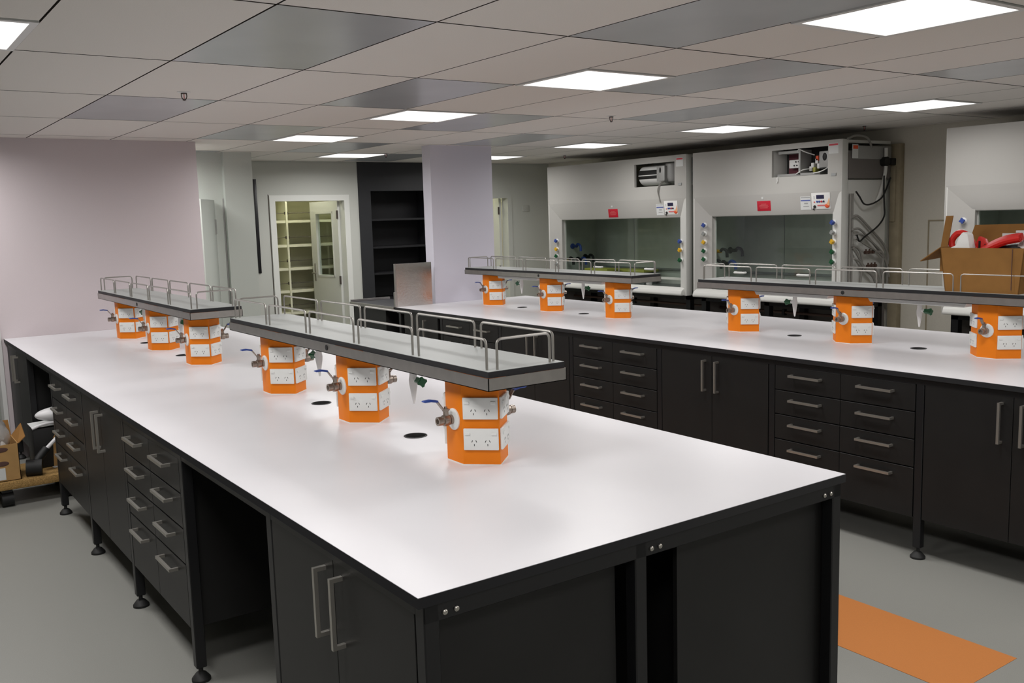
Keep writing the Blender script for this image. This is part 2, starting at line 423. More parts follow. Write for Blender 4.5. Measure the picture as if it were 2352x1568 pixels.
M().lathe((0, 0, .001), (0, 0, -1), [(.043, 0), (.0395, .0), (.036, .012), (.033, .07), (.008, .082)], 32).obj('bowl', 'rubber', cup)
# open ring: build bowl as a surface of revolution without a lid
me = bpy.data.meshes.new('bowl'); prof = [(.0445, -.0002), (.0445, .0018), (.0395, .0022), (.036, -.012), (.033, -.07), (.001, -.078)]
vs = []; fs = []; n = 32
for r_, z in prof:
    for k in range(n): vs.append((r_*math.cos(2*PI*k/n), r_*math.sin(2*PI*k/n), z))
for q in range(len(prof)-1):
    for k in range(n): fs.append((q*n+k, q*n+(k+1) % n, (q+1)*n+(k+1) % n, (q+1)*n+k))
me.from_pydata(vs, [], fs); me.materials.append(MT['rubber']); me.polygons.foreach_set('use_smooth', [True]*len(me.polygons)); me.set_sharp_from_angle(angle=.6)
cup.children[0].data = me
M().lathe((0, 0, -.070), (0, 0, -1), [(.022, 0), (.022, .004)], 16).obj('strainer', 'greyk', cup)

# ---- cabinets (front face towards -X, local origin at floor under the middle of the front)
CW, CD, CB, CT = .852, .56, .205, .878
def uhandle(length, vertical):
    m = M(); s = length/2; d0, d1 = 0, -.036
    if vertical: P = lambda t0, t1, x0, x1, w: m.box(x0, x1, -w, w, t0, t1)
    else: P = lambda t0, t1, x0, x1, w: m.box(x0, x1, t0, t1, -w, w)
    P(-s, s, d1, d1+.011, .006); P(-s, -s+.011, d1+.011, d0, .006); P(s-.011, s, d1+.011, d0, .006)
    return m.mesh('handle', 'handle')
HD, HV = uhandle(.20, False), uhandle(.19, True)
BODY = M().box(.0185, CD, -CW/2, CW/2, CB, CT).mesh('body', 'charcoal')
def drawer_unit():
    r = empty('drawer_unit', (0, 0, 0), cat='drawer unit', group='charcoal drawer units under the benches')
    put('body', BODY, r)
    tops = [CT-.001, .738, .600, .458]; bots = [.741, .603, .461, CB]
    for c in (-1, 1):
        yc = c*CW/4
        for k in range(4):
            hz = (tops[k]-bots[k]-.003)/2
            d = put('drawer', M().box(0, .018, -CW/4+.0015, CW/4-.0015, -hz, hz).mesh('drawer', 'charcoal', bevel=.001, seg=1), r, (0, yc, (tops[k]+bots[k])/2))
            put('handle', HD, d, (0, 0, hz-.046))
    return r
DOOR = M().box(0, .018, -CW/4+.0015, CW/4-.0015, CB, CT).mesh('door', 'charcoal', bevel=.001, seg=1)
def cupboard():
    r = empty('cupboard', (0, 0, 0), cat='cupboard', group='charcoal cupboards under the benches')
    put('body', BODY, r)
    for c in (-1, 1):
        d = put('door', DOOR, r, (0, c*CW/4, 0))
        put('handle', HV, d, (0, -c*(CW/4-.05), .755))
    return r
DU, CU = drawer_unit(), cupboard(); used = {'d': False, 'c': False}
def place(kind, loc, rz, label):
    src = DU if kind == 'd' else CU
    if not used[kind]:
        used[kind] = True; src.location = loc; src.rotation_euler = (0, 0, rz); src['label'] = label; return src
    return dup(src, loc, rz, label)

# ---- steel frames
LEG = M().box(-.02, .02, -.02, .02, .055, T-.026).mesh('leg', 'blacksteel', bevel=.003, seg=1)
FOOT = M().lathe((0, 0, 0), (0, 0, 1), [(.036, 0), (.036, .010), (.020, .030), (.012, .034), (.009, .036), (.009, .056)], 20).mesh('foot', 'rubber')
STUD = M().cyl((0, 0, .034), (0, 0, .056), .007, n=10).mesh('stud', 'handle')
BOLT = M().lathe((0, 0, 0), (0, -1, 0), [(.0065, 0), (.0065, .003), (.004, .005)], 12).mesh('bolt', 'handle')
def bench_frame(x0, ys, w, label, yend, xr=True):
    f = empty('bench_frame', (x0+w/2, (ys[0]+yend)/2, 0), label=label, cat='bench frame', group='black steel bench frames')
    ox, oy = f.location.x, f.location.y
    def leg(x, y):
        l = put('leg', LEG, f, (x-ox, y-oy, 0)); put('foot', FOOT, l); put('stud', STUD, l)
    for y in ys:
        leg(x0+.035, y); leg(x0+w-.035, y)
    leg(x0+.655, ys[0]); leg(x0+.655, ys[-1])
    m = M((ox, oy, 0)); z0, z1 = T-.026-.042, T-.026
    for x in (x0+.016, x0+.64, x0+.845, x0+w-.052): M((ox, oy, 0)).box(x, x+.036, ys[0]+.02, yend, z0+.012, z1-.0005).obj('long_rail', 'blacksteel', f)
    for q in (ys[0], ys[-1]): M((ox, oy, 0)).box(x0+.016, x0+w-.016, q-.020, q+.020, z0, z1-.0003).obj('end_rail', 'blacksteel', f, bevel=.002, seg=1)
    for x in (.068, .098, .690, .720, w-.098, w-.068): put('bolt', BOLT, f, (x0+x-ox, ys[0]-.021-oy, T-.050))
    m = M((ox, oy, 0)); m.box(x0+.735, x0+.755, ys[0]+.35, yend-.02, .10, z0); m.obj('back_panel', 'core', f)
    M((ox, oy, 0)).box(x0+.823, x0+w-.085, ys[0]+.021, ys[0]+.036, .15, z0-.002).obj('end_panel', 'charcoal', f)
    M((ox, oy, 0)).box(x0+.060, x0+.600, ys[0]+.021, ys[0]+.0245, .15, z0-.002).obj('end_panel', 'charcoal', f)
    return f

# near bench ------------------------------------------------------
B1W = 1.50
ys1 = [.025+BAY*k for k in range(8)]; ys1[-1] = 6.31
bench_frame(0, ys1, B1W, 'black steel frame with adjustable feet under the near bench', 6.33)
H1 = [(.76, 1.352), (.76, 2.211), (.76, 4.33), (.76, 5.195)]
worktop(0, B1W, 0, 6.348, H1, 'long white worktop of the near bench, ending at the lilac wall')
def yb(ys, k): return (ys[k]+ys[k+1])/2
place('c', (.016, yb(ys1, 0), 0), 0, 'charcoal cupboard at the near corner of the near bench, facing left')
place('d', (.016, yb(ys1, 2), 0), 0, 'charcoal drawer unit of near bench, beside the nearest knee space')
place('c', (.016, yb(ys1, 3), 0), 0, 'charcoal cupboard of near bench, between its two drawer units')
place('d', (.016, yb(ys1, 4), 0), 0, 'charcoal drawer unit of near bench, beside the dolly')
place('c', (.016, yb(ys1, 6), 0), 0, 'charcoal cupboard of near bench against the lilac wall, behind the dolly')
place('c', (B1W-.016, yb(ys1, 0), 0), PI, 'charcoal cupboard behind the right-hand end panel of the near bench')

# far bench -------------------------------------------------------
B2X, B2W = 3.252, 1.525; OY = -.068
ys2 = [OY+.003+BAY*k for k in range(7)]+[6.085]
bench_frame(B2X, ys2, B2W, 'black steel frame under the far bench, by the orange floor stripe', 6.14)
H2 = [(B2X+.755, 1.300), (B2X+.755, 2.160), (B2X+.755, 4.28), (B2X+.755, 5.145)]
worktop(B2X, B2X+B2W, OY-.025, 6.148, H2, 'long white worktop of the far bench, ending at the lilac column')
fx = B2X+.016
place('c', (fx, yb(ys2, 0), 0), 0, 'charcoal cupboard of far bench at the right edge of the photo')
place('d', (fx, yb(ys2, 1), 0), 0, 'charcoal drawer unit of far bench, rightmost of three')
place('c', (fx, yb(ys2, 2), 0), 0, 'charcoal cupboard of far bench, between the two larger drawer units')
place('d', (fx, yb(ys2, 3), 0), 0, 'charcoal drawer unit of far bench, middle of three')
place('c', (fx, yb(ys2, 4), 0), 0, 'charcoal cupboard of far bench seen behind the near shelf end')
place('d', (fx, yb(ys2, 5), 0), 0, 'charcoal drawer unit of far bench, leftmost of three')
# narrow single-door cupboard at the far end
r = empty('narrow_cupboard', (fx, 5.70, 0), label='narrow charcoal cupboard at the left end of the far bench', cat='cupboard')
M().box(.0185, CD, -.30, .30, CB, CT).obj('body', 'charcoal', r)
d = M().box(0, .018, -.3, .3, CB, CT).obj('door', 'charcoal', r, bevel=.001, seg=1); put('handle', HV, d, (0, -.1, .755))
LC = ['nearest the camera', 'second', 'third', 'fourth']
for k, (x, y) in enumerate(H1+H2):
    c = cup if k == 0 else dup(cup, (x, y, T))
    c.location = (x, y, T)
    c['label'] = ['black drip cup in near bench, nearest its front end', 'black drip cup in near bench, second from its front end',
      'black drip cup in near bench, beside third pillar from the front', 'black drip cup in near bench, farthest one by the lilac wall',
      'black drip cup in far bench, rightmost', 'black drip cup in far bench, second from the right',
      'black drip cup in far bench, third from the right', 'black drip cup in far bench, farthest left near the lilac column'][k]

# ---- service pillars
A_, V_, F_ = .090, .051, .085
def pillar():
    r = empty('service_pillar', (0, 0, 0), cat='service pillar', group='orange service pillars on the benches')
    poly = [(-A_, -V_), (0, -V_-F_), (A_, -V_), (A_, V_), (0, V_+F_), (-A_, V_)]
    M().prism(poly, 0, .325).obj('body', 'orange', r, bevel=.0015, seg=1)
    m = M(); P2 = [(p[0]*1.012, p[1]*1.012) for p in poly]; m.prism(P2, 0, .003); m.obj('base_seal', 'foam', r)
    PL = M().box(-.058, .058, -.009, 0, -.036, .036).mesh('outlet_plate', 'plate', bevel=.002)
    SW = M().box(-.0085, .0085, -.0125, -.0088, -.0045, .0045).mesh('switch', 'plate', bevel=.0008, seg=1)
    s = M()
    for dx, an in ((-.0068, -.5), (.0068, .5)):
        c, q = math.cos(an), math.sin(an)
        pts = [(-.0011, -.0038), (.0011, -.0038), (.0011, .0038), (-.0011, .0038)]
        s.prism([(dx+px*c+pz*-q*-1*-1, .002+px*q+pz*c) for px, pz in pts], -.0094, -.0088, 'y')
    s.box(-.0011, .0011, -.0094, -.0088, -.0135, -.0065)
    SO = s.mesh('socket', 'slot')
    for sx in (-1, 1):
        for sy in (-1, 1):
            mx, my = sx*A_/2, sy*(V_+F_/2)
            nx, ny = sx*F_, sy*A_
            ang = math.atan2(ny, nx)+PI/2        # local -Y becomes the outward normal
            for z in (.088, .191):
                p = put('outlet_plate', PL, r, (mx, my, z), ang)
                for e in (-1, 1):
                    put('switch', SW, p, (e*.044, 0, .019)); put('socket', SO, p, (e*.0225, 0, -.008))
    # ball valves on both side faces
    for sx in (-1, 1):
        M().lathe((sx*A_, 0, .147), (sx, 0, 0), [(.0365, 0), (.0365, .004), (.030, .008), (.014, .009)], 28).obj('flange', 'plate', r)
        vb = M().lathe((sx*(A_+.006), 0, .147), (sx, 0, 0), [(.0165, 0), (.0165, .012), (.013, .013), (.018, .016), (.0195, .028), (.0185, .036), (.0135, .037), (.0135, .041), (.015, .042), (.015, .058), (.009, .058), (.008, .048)], 18)
        v = vb.obj('ball_valve', 'valve', r)
        x0 = sx*(A_+.031)
        M().cyl((x0, 0, .160), (x0, 0, .182), .0095, n=8).cyl((x0, 0, .178), (x0, 0, .186), .012, n=6).cyl((x0, 0, .184), (x0, 0, .193), .006, n=8).obj('stem', 'valve', v)
        m = M(); pl = [(x0-sx*.012, .184), (x0+sx*.010, .187), (x0+sx*.030, .214), (x0+sx*.036, .217), (x0+sx*.036, .214), (x0+sx*.033, .211), (x0+sx*.013, .184), (x0-sx*.012, .181)]
        m.prism(pl, -.008, .008, 'y'); m.obj('lever', 'valve', v)
        m = M(); pl = [(x0+sx*.030, .2105), (x0+sx*.031, .2185), (x0+sx*.060, .2245), (x0+sx*.083, .2235), (x0+sx*.088, .220), (x0+sx*.080, .2165), (x0+sx*.058, .2165)]
        m.prism(pl, -.0085, .0085, 'y'); m.obj('grip', 'blue', v, bevel=.002)
    return r
PC1 = [.922, 1.782, 2.640, 3.900, 4.760, 5.630]
PC2 = [.862, 1.735, 2.585, 3.850, 4.705, 5.590]
PIL = pillar()
PLAB = ['orange power pillar nearest the camera, under the front end of the near shelf', 'orange power pillar second from the front on the near bench',
 'orange power pillar third from the front on the near bench', 'orange power pillar at the front end of the small shelf by the lilac wall',
 'orange power pillar in the middle under the shelf by the lilac wall', 'orange power pillar closest to the lilac wall on the near bench',
 'orange power pillar on the far bench, cut off by the right edge', 'orange power pillar on the far bench, second from the right',
 'orange power pillar on the far bench, third from the right', 'orange power pillar on the far bench at the near end of the column shelf',
 'orange power pillar on the far bench, middle one under the column shelf', 'orange power pillar on the far bench closest to the lilac column']
for k, (x, y) in enumerate([(.76, y) for y in PC1]+[(B2X+.755, y) for y in PC2]):
    p = PIL if k == 0 else dup(PIL, (x, y, T), label=PLAB[k])
    p.location = (x, y, T); p['label'] = PLAB[k]

# ---- raised shelves
SH = .347
def shelf(L):
    r = empty('raised_shelf', (0, 0, 0), cat='shelf', group='raised shelves over the benches')
    h, wd = L/2, .146
    M().box(-wd, wd, -h, h, SH-.020, SH-.0012).obj('board', 'core', r)
    M().box(-wd+.001, wd-.001, -h+.001, h-.001, SH-.0012, SH).obj('laminate', 'shelf_white', r)
    m = M(); z0, z1 = SH-.060, SH-.0205; t = .0025; e = .004
    m.box(-wd-e, -wd-e+t, -h-e, h+e, z0, z1).box(wd+e-t, wd+e, -h-e, h+e, z0, z1).box(-wd-e, wd+e, -h-e, -h-e+t, z0, z1).box(-wd-e, wd+e, h+e-t, h+e, z0, z1)
    q = .022
    m.box(-wd-e, -wd-e+q, -h-e, h+e, z0, z0+t).box(wd+e-q, wd+e, -h-e, h+e, z0, z0+t).box(-wd-e, wd+e, -h-e, -h-e+q, z0, z0+t).box(-wd-e, wd+e, h+e-q, h+e, z0, z0+t)
    m.obj('steel_frame', 'steel', r)
    for y0, y1 in ((-h+.40, -.095+.0), (.0+.095, h-.40)):
        pass
    # hoops of the guard rail: five along each side, one across each end
    gap = .042; n = 5; a = (2*(h-.035)-gap*(n-1))/n
    hp = M().tube(arc([(0, -a/2, -.002), (0, -a/2, .094), (0, a/2, .094), (0, a/2, -.002)], .02, 5), .0042, 8).mesh('guard_rail', 'steel_wire')
    we = 2*(wd-.045)
    he = M().tube(arc([(-we/2, 0, -.002), (-we/2, 0, .094), (we/2, 0, .094), (we/2, 0, -.002)], .02, 5), .0042, 8).mesh('guard_rail', 'steel_wire')
    for s in (-1, 1):
        for k in range(n): put('guard_rail', hp, r, (s*(wd-.018), -h+.035+a/2+k*(a+gap), SH))
        put('guard_rail', he, r, (0, s*(h-.018), SH))
    for s in (-1, 1):
        M().lathe((s*(wd+e), 0, SH-.037), (s, 0, 0), [(.0115, 0), (.0115, .002), (.008, .003)], 16).obj('hole_plug', 'rubber', r)
    return r
def channel(r, pcs, c):
    p = sorted(pcs)
    for k in range(2):
        m = M(); y0, y1 = p[k]-c+.10, p[k+1]-c-.10
        m.prism([(y0, SH-.0175), (y0+.05, SH-.092), (y1-.05, SH-.092), (y1, SH-.0175)], -.05, .05, 'x'); m.obj('service_channel', 'plate', r, bevel=.002, seg=1)
S1 = [((.76, 1.782), 2.32, PC1[:3], 'raised white shelf with wire rails nearest the camera on near bench'), ((.76, 4.765), 2.32, PC1[3:], 'raised white shelf with wire rails by the lilac wall'),
      ((B2X+.755, 1.700), 2.32, PC2[:3], 'raised white shelf on the far bench carrying the cardboard box'), ((B2X+.755, 4.690), 2.32, PC2[3:], 'raised white shelf on the far bench near the lilac column')]
for (x, y), L, pcs, lab in S1:
    r = shelf(L); r.location = (x, y, T); r['label'] = lab; channel(r, pcs, y)

# ---- drop taps above each drip cup
def tap():
    r = empty('drop_tap', (0, 0, 0), cat='tap', group='white drop taps under the raised shelves')
    M().lathe((0, 0, SH-.055), (0, 0, -1), [(.013, 0), (.013, .03), (.0135, .06), (.0165, .078), (.0155, .095), (.010, .13), (.0045, .165), (.0035, .168)], 18).obj('spout', 'tapwhite', r)
    M().lathe((0, 0, SH-.095), (0, 0, 1), [(.017, 0), (.017, .006)], 14).obj('collar', 'bronze', r)
    M().cyl((0, -.010, SH-.128), (0, -.030, SH-.131), .010, n=12).obj('side_arm', 'tapwhite', r)
    M().lathe((0, -.026, SH-.131), (0, -1, -.05), [(.008, 0), (.014, .006), (.0135, .024), (.021, .042), (.018, .046)], 16, lambda i: 1 if i % 4 < 2 else .72).obj('knob', 'green', r)
    return r
TP = tap()
TL = ['white drop tap with green knob beside the pillar nearest the camera', 'white drop tap with green knob between second and third near pillars',
 'white drop tap under the lilac-wall shelf, behind its front pillar', 'white drop tap under the lilac-wall shelf, behind its middle pillar',
 'white drop tap with green knob on the far bench, rightmost', 'white drop tap with green knob on far bench, second from right',
 'white drop tap with green knob on far bench, third from right', 'white drop tap with green knob on far bench, leftmost']
for k, (x, y) in enumerate(H1+H2):
    t_ = TP if k == 0 else dup(TP, (x, y, T))
    t_.location = (x, y, T); t_.rotation_euler = (0, 0, 0 if k % 2 == 0 else PI); t_['label'] = TL[k]

# ---- steel splash plate and dark sink counter beyond the far bench
r = empty('splash_plate', (3.46, 6.135, T), label='upright brushed steel plate standing at the left end of the far bench', cat='steel plate')
m = M().box(-.19, .195, -.006, .006, 0, .405); m.obj('sheet', 'platesteel', r, bevel=.0015, seg=1)
M().box(-.215, -.188, -.012, .014, 0, .14).box(-.205, -.190, -.008, .010, .14, .405).obj('edge_flange', 'steel', r, bevel=.001, seg=1)
r = empty('dark_counter', (3.47, 6.63, 0), label='dark sink counter with steel edge behind the steel plate', cat='counter')
M().box(-.22, .225, -.46, .46, .895, T-.004).obj('top', 'dark_unit', r, bevel=.002, seg=1)
M().box(-.228, -.214, -.47, .47, .90, T).box(-.22, .225, .445, .465, T-.004, T+.02).obj('steel_edge', 'steel', r, bevel=.002, seg=1)
M().box(-.20, .225, -.26, .44, .10, .894).obj('cabinet', 'charcoal', r, bevel=.002, seg=1)
M().box(-.19, .22, -.25, .43, 0, .10).obj('plinth', 'core', r)

# ---- dark alcove with shelves
r = empty('alcove_shelving', ((UA+UB)/2, Y1, 0), label='full-height dark grey alcove with open black shelves in the back wall', cat='shelving')
o = Vector(r.location); m = M(o); yf = Y1-.012; yk = Y1+.50
m.box(UA, UA+.16, yf, yk, 0, H).box(UB-.1, UB, yf, yk, 0, H).box(UA+.16, UB-.1, yf, yk, 2.10, H); m.obj('surround', 'dark_unit', r)
M(o).box(UA+.16, UB-.1, yk-.02, yk, 0, 2.10).obj('back', 'core', r)
for z in (.42, .78, 1.10, 1.42, 1.755): M(o).box(UA+.161, UB-.101, yf+.08, yk-.021, z-.012, z+.012).obj('shelf', 'core', r)

# ---- store-room shelving
r = empty('store_shelving', (3.5, 9.85, 0), label='cream open shelving inside the lit store room', cat='shelving')
o = Vector(r.location)
for x in (2.56, 3.60, 4.55): M(o).box(x-.012, x+.012, 9.52, 10.03, 0, 2.30).obj('upright', 'cream', r)
for a_, b_ in ((2.573, 3.587), (3.613, 4.537), (4.563, 5.06)):
    for z in (.34, .62, .895, 1.175, 1.465, 1.765, 2.08):
        M(o).box(a_, b_, 9.53, 10.03, z-.016, z+.016).obj('shelf', 'cream', r)
        M(o).cyl((a_, 9.545, z+.105), (b_, 9.545, z+.105), .004, n=6).obj('retaining_bar', 'bronze', r)
        M(o).box(b_-.004 if a_ < 3 else a_, b_ if a_ < 3 else a_+.012, 9.53, 9.56, z+.088, z+.122).obj('bar_clip', 'bronze', r)

# ================================================================ FUME HOODS
HX = 6.20; HT, HB, ZO = 2.33, .875, 1.685; ZS = 1.885
def fx(z): return HX+.020*min(1, max(0, (ZS-z)/(ZS-ZO-.016)))
def star(i): return 1 if i % 4 < 2 else .70
def hood(name_label, y0, y1, window=None, knobsL=(), knobsR=(), red=None, ctrl=None, sticker=True, sash=()):
    r = empty('fume_hood', (HX, (y0+y1)/2, 0), label=name_label, cat='fume hood', group='white fume hoods')
    o = Vector(r.location); XB = 6.93; jl, jr = y1-.235, y0+.10      # opening edges (left = larger y)
    # fascia with optional service opening: flat above, rolled back under
    m = M(o); t = .03
    def slab(a, b, z0, z1): m.box(HX, HX+t, a, b, z0, z1)
    if window:
        wy0, wy1, wz0, wz1 = window
        slab(y0, y1, wz1, HT); slab(y0, wy0, wz0, wz1); slab(wy1, y1, wz0, wz1); slab(y0, y1, ZS, wz0)
    else: slab(y0, y1, ZS, HT)
    m.prism([(HX, ZS), (HX+.020, ZO+.016), (HX+.026, ZO+.004), (HX+.036, ZO), (HX+.085, ZO), (HX+.085, ZS)], y0, y1, 'y')
    m.obj('fascia', 'hood', r)
    m = M(o); m.prism([(HX, y1), (HX+.003, y1-.03), (HX+.022, jl), (HX+.09, jl), (HX+.09, y1)], HB, ZS); m.obj('jamb', 'hood', r)
    m = M(o); m.prism([(HX, y0), (HX+.09, y0), (HX+.09, jr), (HX+.022, jr), (HX+.003, y0+.03)], HB, ZS); m.obj('jamb', 'hoodmatt', r)
    for q0, q1 in ((y0-.004, y0+.02), (y1-.02, y1+.004)): M(o).box(HX+.001, HX+.085, q0, q1, HB, HT-.002).obj('edge_post', 'hoodmatt', r, bevel=.003)
    M(o).box(HX+.03, XB, y0+.01, y1-.01, HT-.03, HT-.005).obj('top_cover', 'hoodmatt', r)
    # chamber
    M(o).box(XB-.02, XB, y0+.03, y1-.03, HB, 2.02).obj('back_liner', 'liner', r)
    M(o).box(HX+.09, XB-.02, y0+.045, y0+.06, HB+.04, 2.02).obj('side_liner', 'liner', r)
    M(o).box(HX+.09, XB-.02, y1-.06, y1-.045, HB+.04, 2.02).obj('side_liner', 'liner', r)
    M(o).box(HX+.09, XB-.02, y0+.03, y1-.03, 1.99, 2.02).obj('chamber_top', 'liner', r)
    for k in range(1, 3):
        yy = y0+(y1-y0)*k/3; M(o).box(XB-.024, XB-.019, yy-.004, yy+.004, HB+.04, 1.99).obj('baffle_seam', 'boxgrey', r)
    M(o).box(XB-.06, XB-.02, y0+.06, y1-.06, 1.08, 1.10).obj('baffle_slot', 'hoodtop', r)
    M(o).box(HX+.05, XB-.02, y0+.03, y1-.03, HB+.005, HB+.045).obj('work_surface', 'hoodtop', r, bevel=.004)
    m = M(o); m.prism([(HX-.045, HB), (HX+.06, HB), (HX+.10, HB+.075), (HX+.02, HB+.085), (HX-.035, HB+.055), (HX-.05, HB+.02)], y0+.03, y1-.03, 'y'); m.obj('sill', 'hoodmatt', r, bevel=.008, seg=3)
    # sash
    s = M(o).box(HX+.072, HX+.078, jr-.01, jl+.01, 1.055, ZO+.05).obj('sash', 'glass', r)
    M(o).box(HX+.066, HX+.084, jr-.01, jl+.01, 1.03, 1.055).obj('sash_rail', 'liner', s)
    M(o).box(HX+.062, HX+.086, jl-.006, jl+.014, HB+.08, ZO).obj('sash_track', 'hoodmatt', s)
    for y in sash:
        m = M(o); m.tube(arc([(HX+.07, y-.06, 1.135), (HX+.035, y-.06, 1.135), (HX+.035, y+.06, 1.135), (HX+.07, y+.06, 1.135)], .012), .011); m.obj('sash_handle', 'foam', s)
    # knobs
    def knob(y, z, c, side):
        yn = .20*(-1 if side > 0 else 1); d = Vector((-1, yn, 0)).normalized()
        x = HX+.012 if side > 0 else HX+.010
        k = M(o).lathe((x, y, z), d, [(.026, 0), (.026, .004), (.014, .008)], 18).obj('knob_collar', 'foam', r)
        M(o).lathe(Vector((x, y, z))+d*.006, d, [(.012, 0), (.020, .012), (.024, .030), (.020, .036)], 16, star).obj('knob', c, k)
    for z, c in knobsL: knob(jl+.085, z, c, 1)
    for z, c in knobsR: knob(jr-.03, z, c, -1)
    def plate(y, z, hy, hz, mt, nm, par=None, x=HX, t=.002, bev=0):
        za, zb = z-hz, z+hz; xa, xb = fx(za), fx(zb)
        return M(o).prism([(xa-t, za), (xb-t, zb), (xb+.001, zb), (xa+.001, za)], y-hy, y+hy, 'y').obj(nm, mt, par or r, bevel=bev)
    if red:
        s_ = plate(red[0], red[1], .080, .047, 'red', 'warning_sign', t=.003, bev=.002); s_['label'] = 'red warning plate'
        for k in range(4): plate(red[0], red[1]+.018-.012*k, [.03, .05, .055, .045][k], .0022, 'redtext', 'text_line', s_, t=.0036)
        plate(red[0]+.01, red[1]+.075, .012, .010, 'paper', 'paper_tab', t=.004)
    if ctrl:
        cy, cz = ctrl
        p = plate(cy, cz, .098, .072, 'foam', 'control_panel', t=.004, bev=.001)
        plate(cy+.005, cz+.036, .040, .017, 'screen', 'display', p, t=.006)
        for k, c in enumerate(('blue', 'blue', 'red', 'screen')):
            M(o).cyl((fx(cz)-.003, cy+.038-.023*k, cz-.005), (fx(cz)-.009, cy+.038-.023*k, cz-.005), .0085, n=12).obj('button', c, p)
        M(o).sphere((fx(cz-.043)-.004, cy-.066, cz-.043), .006, .026, .020).obj('logo', 'orangered', p)
        M(o).prism([(cy-.06, cz-.03), (cy-.092, cz-.045), (cy-.090, cz+.03), (cy-.075, cz-.01)], fx(cz)-.0075, fx(cz)-.003, 'x').obj('logo_flare', 'peach', p)
        plate(cy-.004, cz-.040, .042, .006, 'redtext', 'logo_lettering', p, t=.0055)
        plate(cy+.07, cz+.03, .003, .014, 'greytext', 'text_line', p, t=.005); plate(cy+.068, cz-.01, .008, .006, 'redtext', 'text_line', p, t=.005)
        k = M(o).lathe((fx(cz-.05)-.001, cy+.066, cz-.050), (-1, 0, 0), [(.013, 0), (.013, .010)], 14).obj('key_switch', 'rubber', r)
        M(o).box(fx(cz-.07)-.010, fx(cz-.07)-.004, cy+.072, cy+.086, cz-.078, cz-.064).obj('key', 'rubber', k)
        s2 = plate(cy+.165, cz-.015, .056, .060, 'paper', 'test_label', t=.0025)
        plate(cy+.165, cz+.008, .052, .006, 'bluepaper', 'text_line', s2, t=.0032); plate(cy+.165, cz+.034, .05, .004, 'greytext', 'text_line', s2, t=.0032)
        plate(cy+.160, cz-.018, .02, .006, 'greytext', 'text_line', s2, t=.0032); plate(cy+.160, cz-.045, .03, .004, 'greytext', 'text_line', s2, t=.0032)
    if sticker:
        s3 = plate(y0+.085, HT-.075, .05, .045, 'paper', 'maker_label', t=.0015)
        plate(y0+.085, HT-.043, .045, .008, 'red', 'text_line', s3, t=.0022)
        plate(y0+.08, HT-.30, .025, .012, 'greytext', 'latch', t=.006)
    # stand
    for yy in (y0+.06, (y0+y1)/2, y1-.06):
        for xx in (HX+.12, XB-.08): M(o).box(xx-.03, xx+.03, yy-.03, yy+.03, 0, HB).obj('stand_leg', 'blacksteel', r)
    M(o).box(HX+.09, XB-.05, y0+.03, y1-.03, HB-.05, HB).obj('stand_rail', 'blacksteel', r)
    M(o).box(XB-.03, XB-.01, y0+.03, y1-.03, .05, HB-.05).obj('stand_panel', 'taupe', r)
    M(o).box(HX+.13, XB-.03, y1-.045, y1-.03, .05, HB-.05).obj('stand_side', 'taupe', r)
    for z in (.62, .74):
        q = M(o).cyl((HX+.35, y0+.05, z), (HX+.35, y1-.05, z), .014, n=10).obj('service_pipe', 'copper', r)
        M(o).box(HX+.33, HX+.37, (y0+y1)/2-.015, (y0+y1)/2+.015, z-.03, z+.03).obj('pipe_clip', 'blacksteel', q)
    return r, o
B, G_, Yl, Gn, S_ = 'blue', 'greyk', 'yellow', 'green', 'rubber'
h1, o1 = hood('white fume hood on the left, nearest the lilac column', 5.258, 7.584, window=(5.417, 6.028, 2.024, 2.266),
   knobsL=[(1.438, B), (1.337, Yl), (1.252, Gn), (1.156, G_)], knobsR=[(1.44, B), (1.35, Yl), (1.245, Gn)], red=(6.40, 1.752), ctrl=(5.478, 1.79), sash=(6.72, 5.86))
h2, o2 = hood('white fume hood in the middle, with exposed pipes on its right side', 3.398, 5.155, window=(3.540, 4.155, 2.036, 2.280),
   knobsL=[(1.604, B), (1.517, G_), (1.433, Yl), (1.345, Gn), (1.261, Gn)], knobsR=[(1.613, B), (1.525, G_), (1.444, Yl), (1.356, Gn), (1.267, Gn)], red=(4.253, 1.777), ctrl=(3.612, 1.805), sash=(4.58, 3.826))
h3, o3 = hood('white fume hood at the right edge, behind the cardboard box', .69, 2.447, knobsL=[(1.612, B), (1.517, G_), (1.433, Yl)], sash=(1.9, 1.1), sticker=False)

# electrical bay of the middle hood
m = M(o2); m.box(6.42, 6.45, 3.50, 4.20, 2.02, 2.30); m.obj('bay_back', 'darkvoid', h2)
M(o2).box(6.231, 6.42, 4.156, 4.166, 2.03, 2.285).obj('bay_cheek', 'hoodmatt', h2)
M(o2).box(6.39, 6.419, 3.90, 4.11, 2.06, 2.26).obj('red_backboard', 'maroon', h2)
b_ = M(o2).box(6.33, 6.39, 3.91, 4.06, 2.115, 2.19).obj('breaker_block', 'plate', h2, bevel=.004)
for k in range(5): M(o2).box(6.322, 6.331, 3.935+.03*(k % 3)+(.012 if k > 2 else 0), 3.945+.03*(k % 3)+(.012 if k > 2 else 0), 2.132 if k < 3 else 2.165, 2.144 if k < 3 else 2.177).obj('toggle', 'rubber', b_)
M(o2).box(6.25, 6.41, 3.872, 3.892, 2.05, 2.275).box(6.25, 6.41, 3.893, 4.12, 2.245, 2.27).box(6.25, 6.41, 3.66, 4.13, 2.04, 2.062).obj('bay_divider', 'boxgrey', h2)
c_ = M(o2).box(6.29, 6.41, 3.575, 3.70, 2.10, 2.245).obj('control_module', 'boxgrey', h2, bevel=.004)
M(o2).sphere((6.288, 3.64, 2.195), .006, .022, .035).obj('dial', 'rubber', c_)
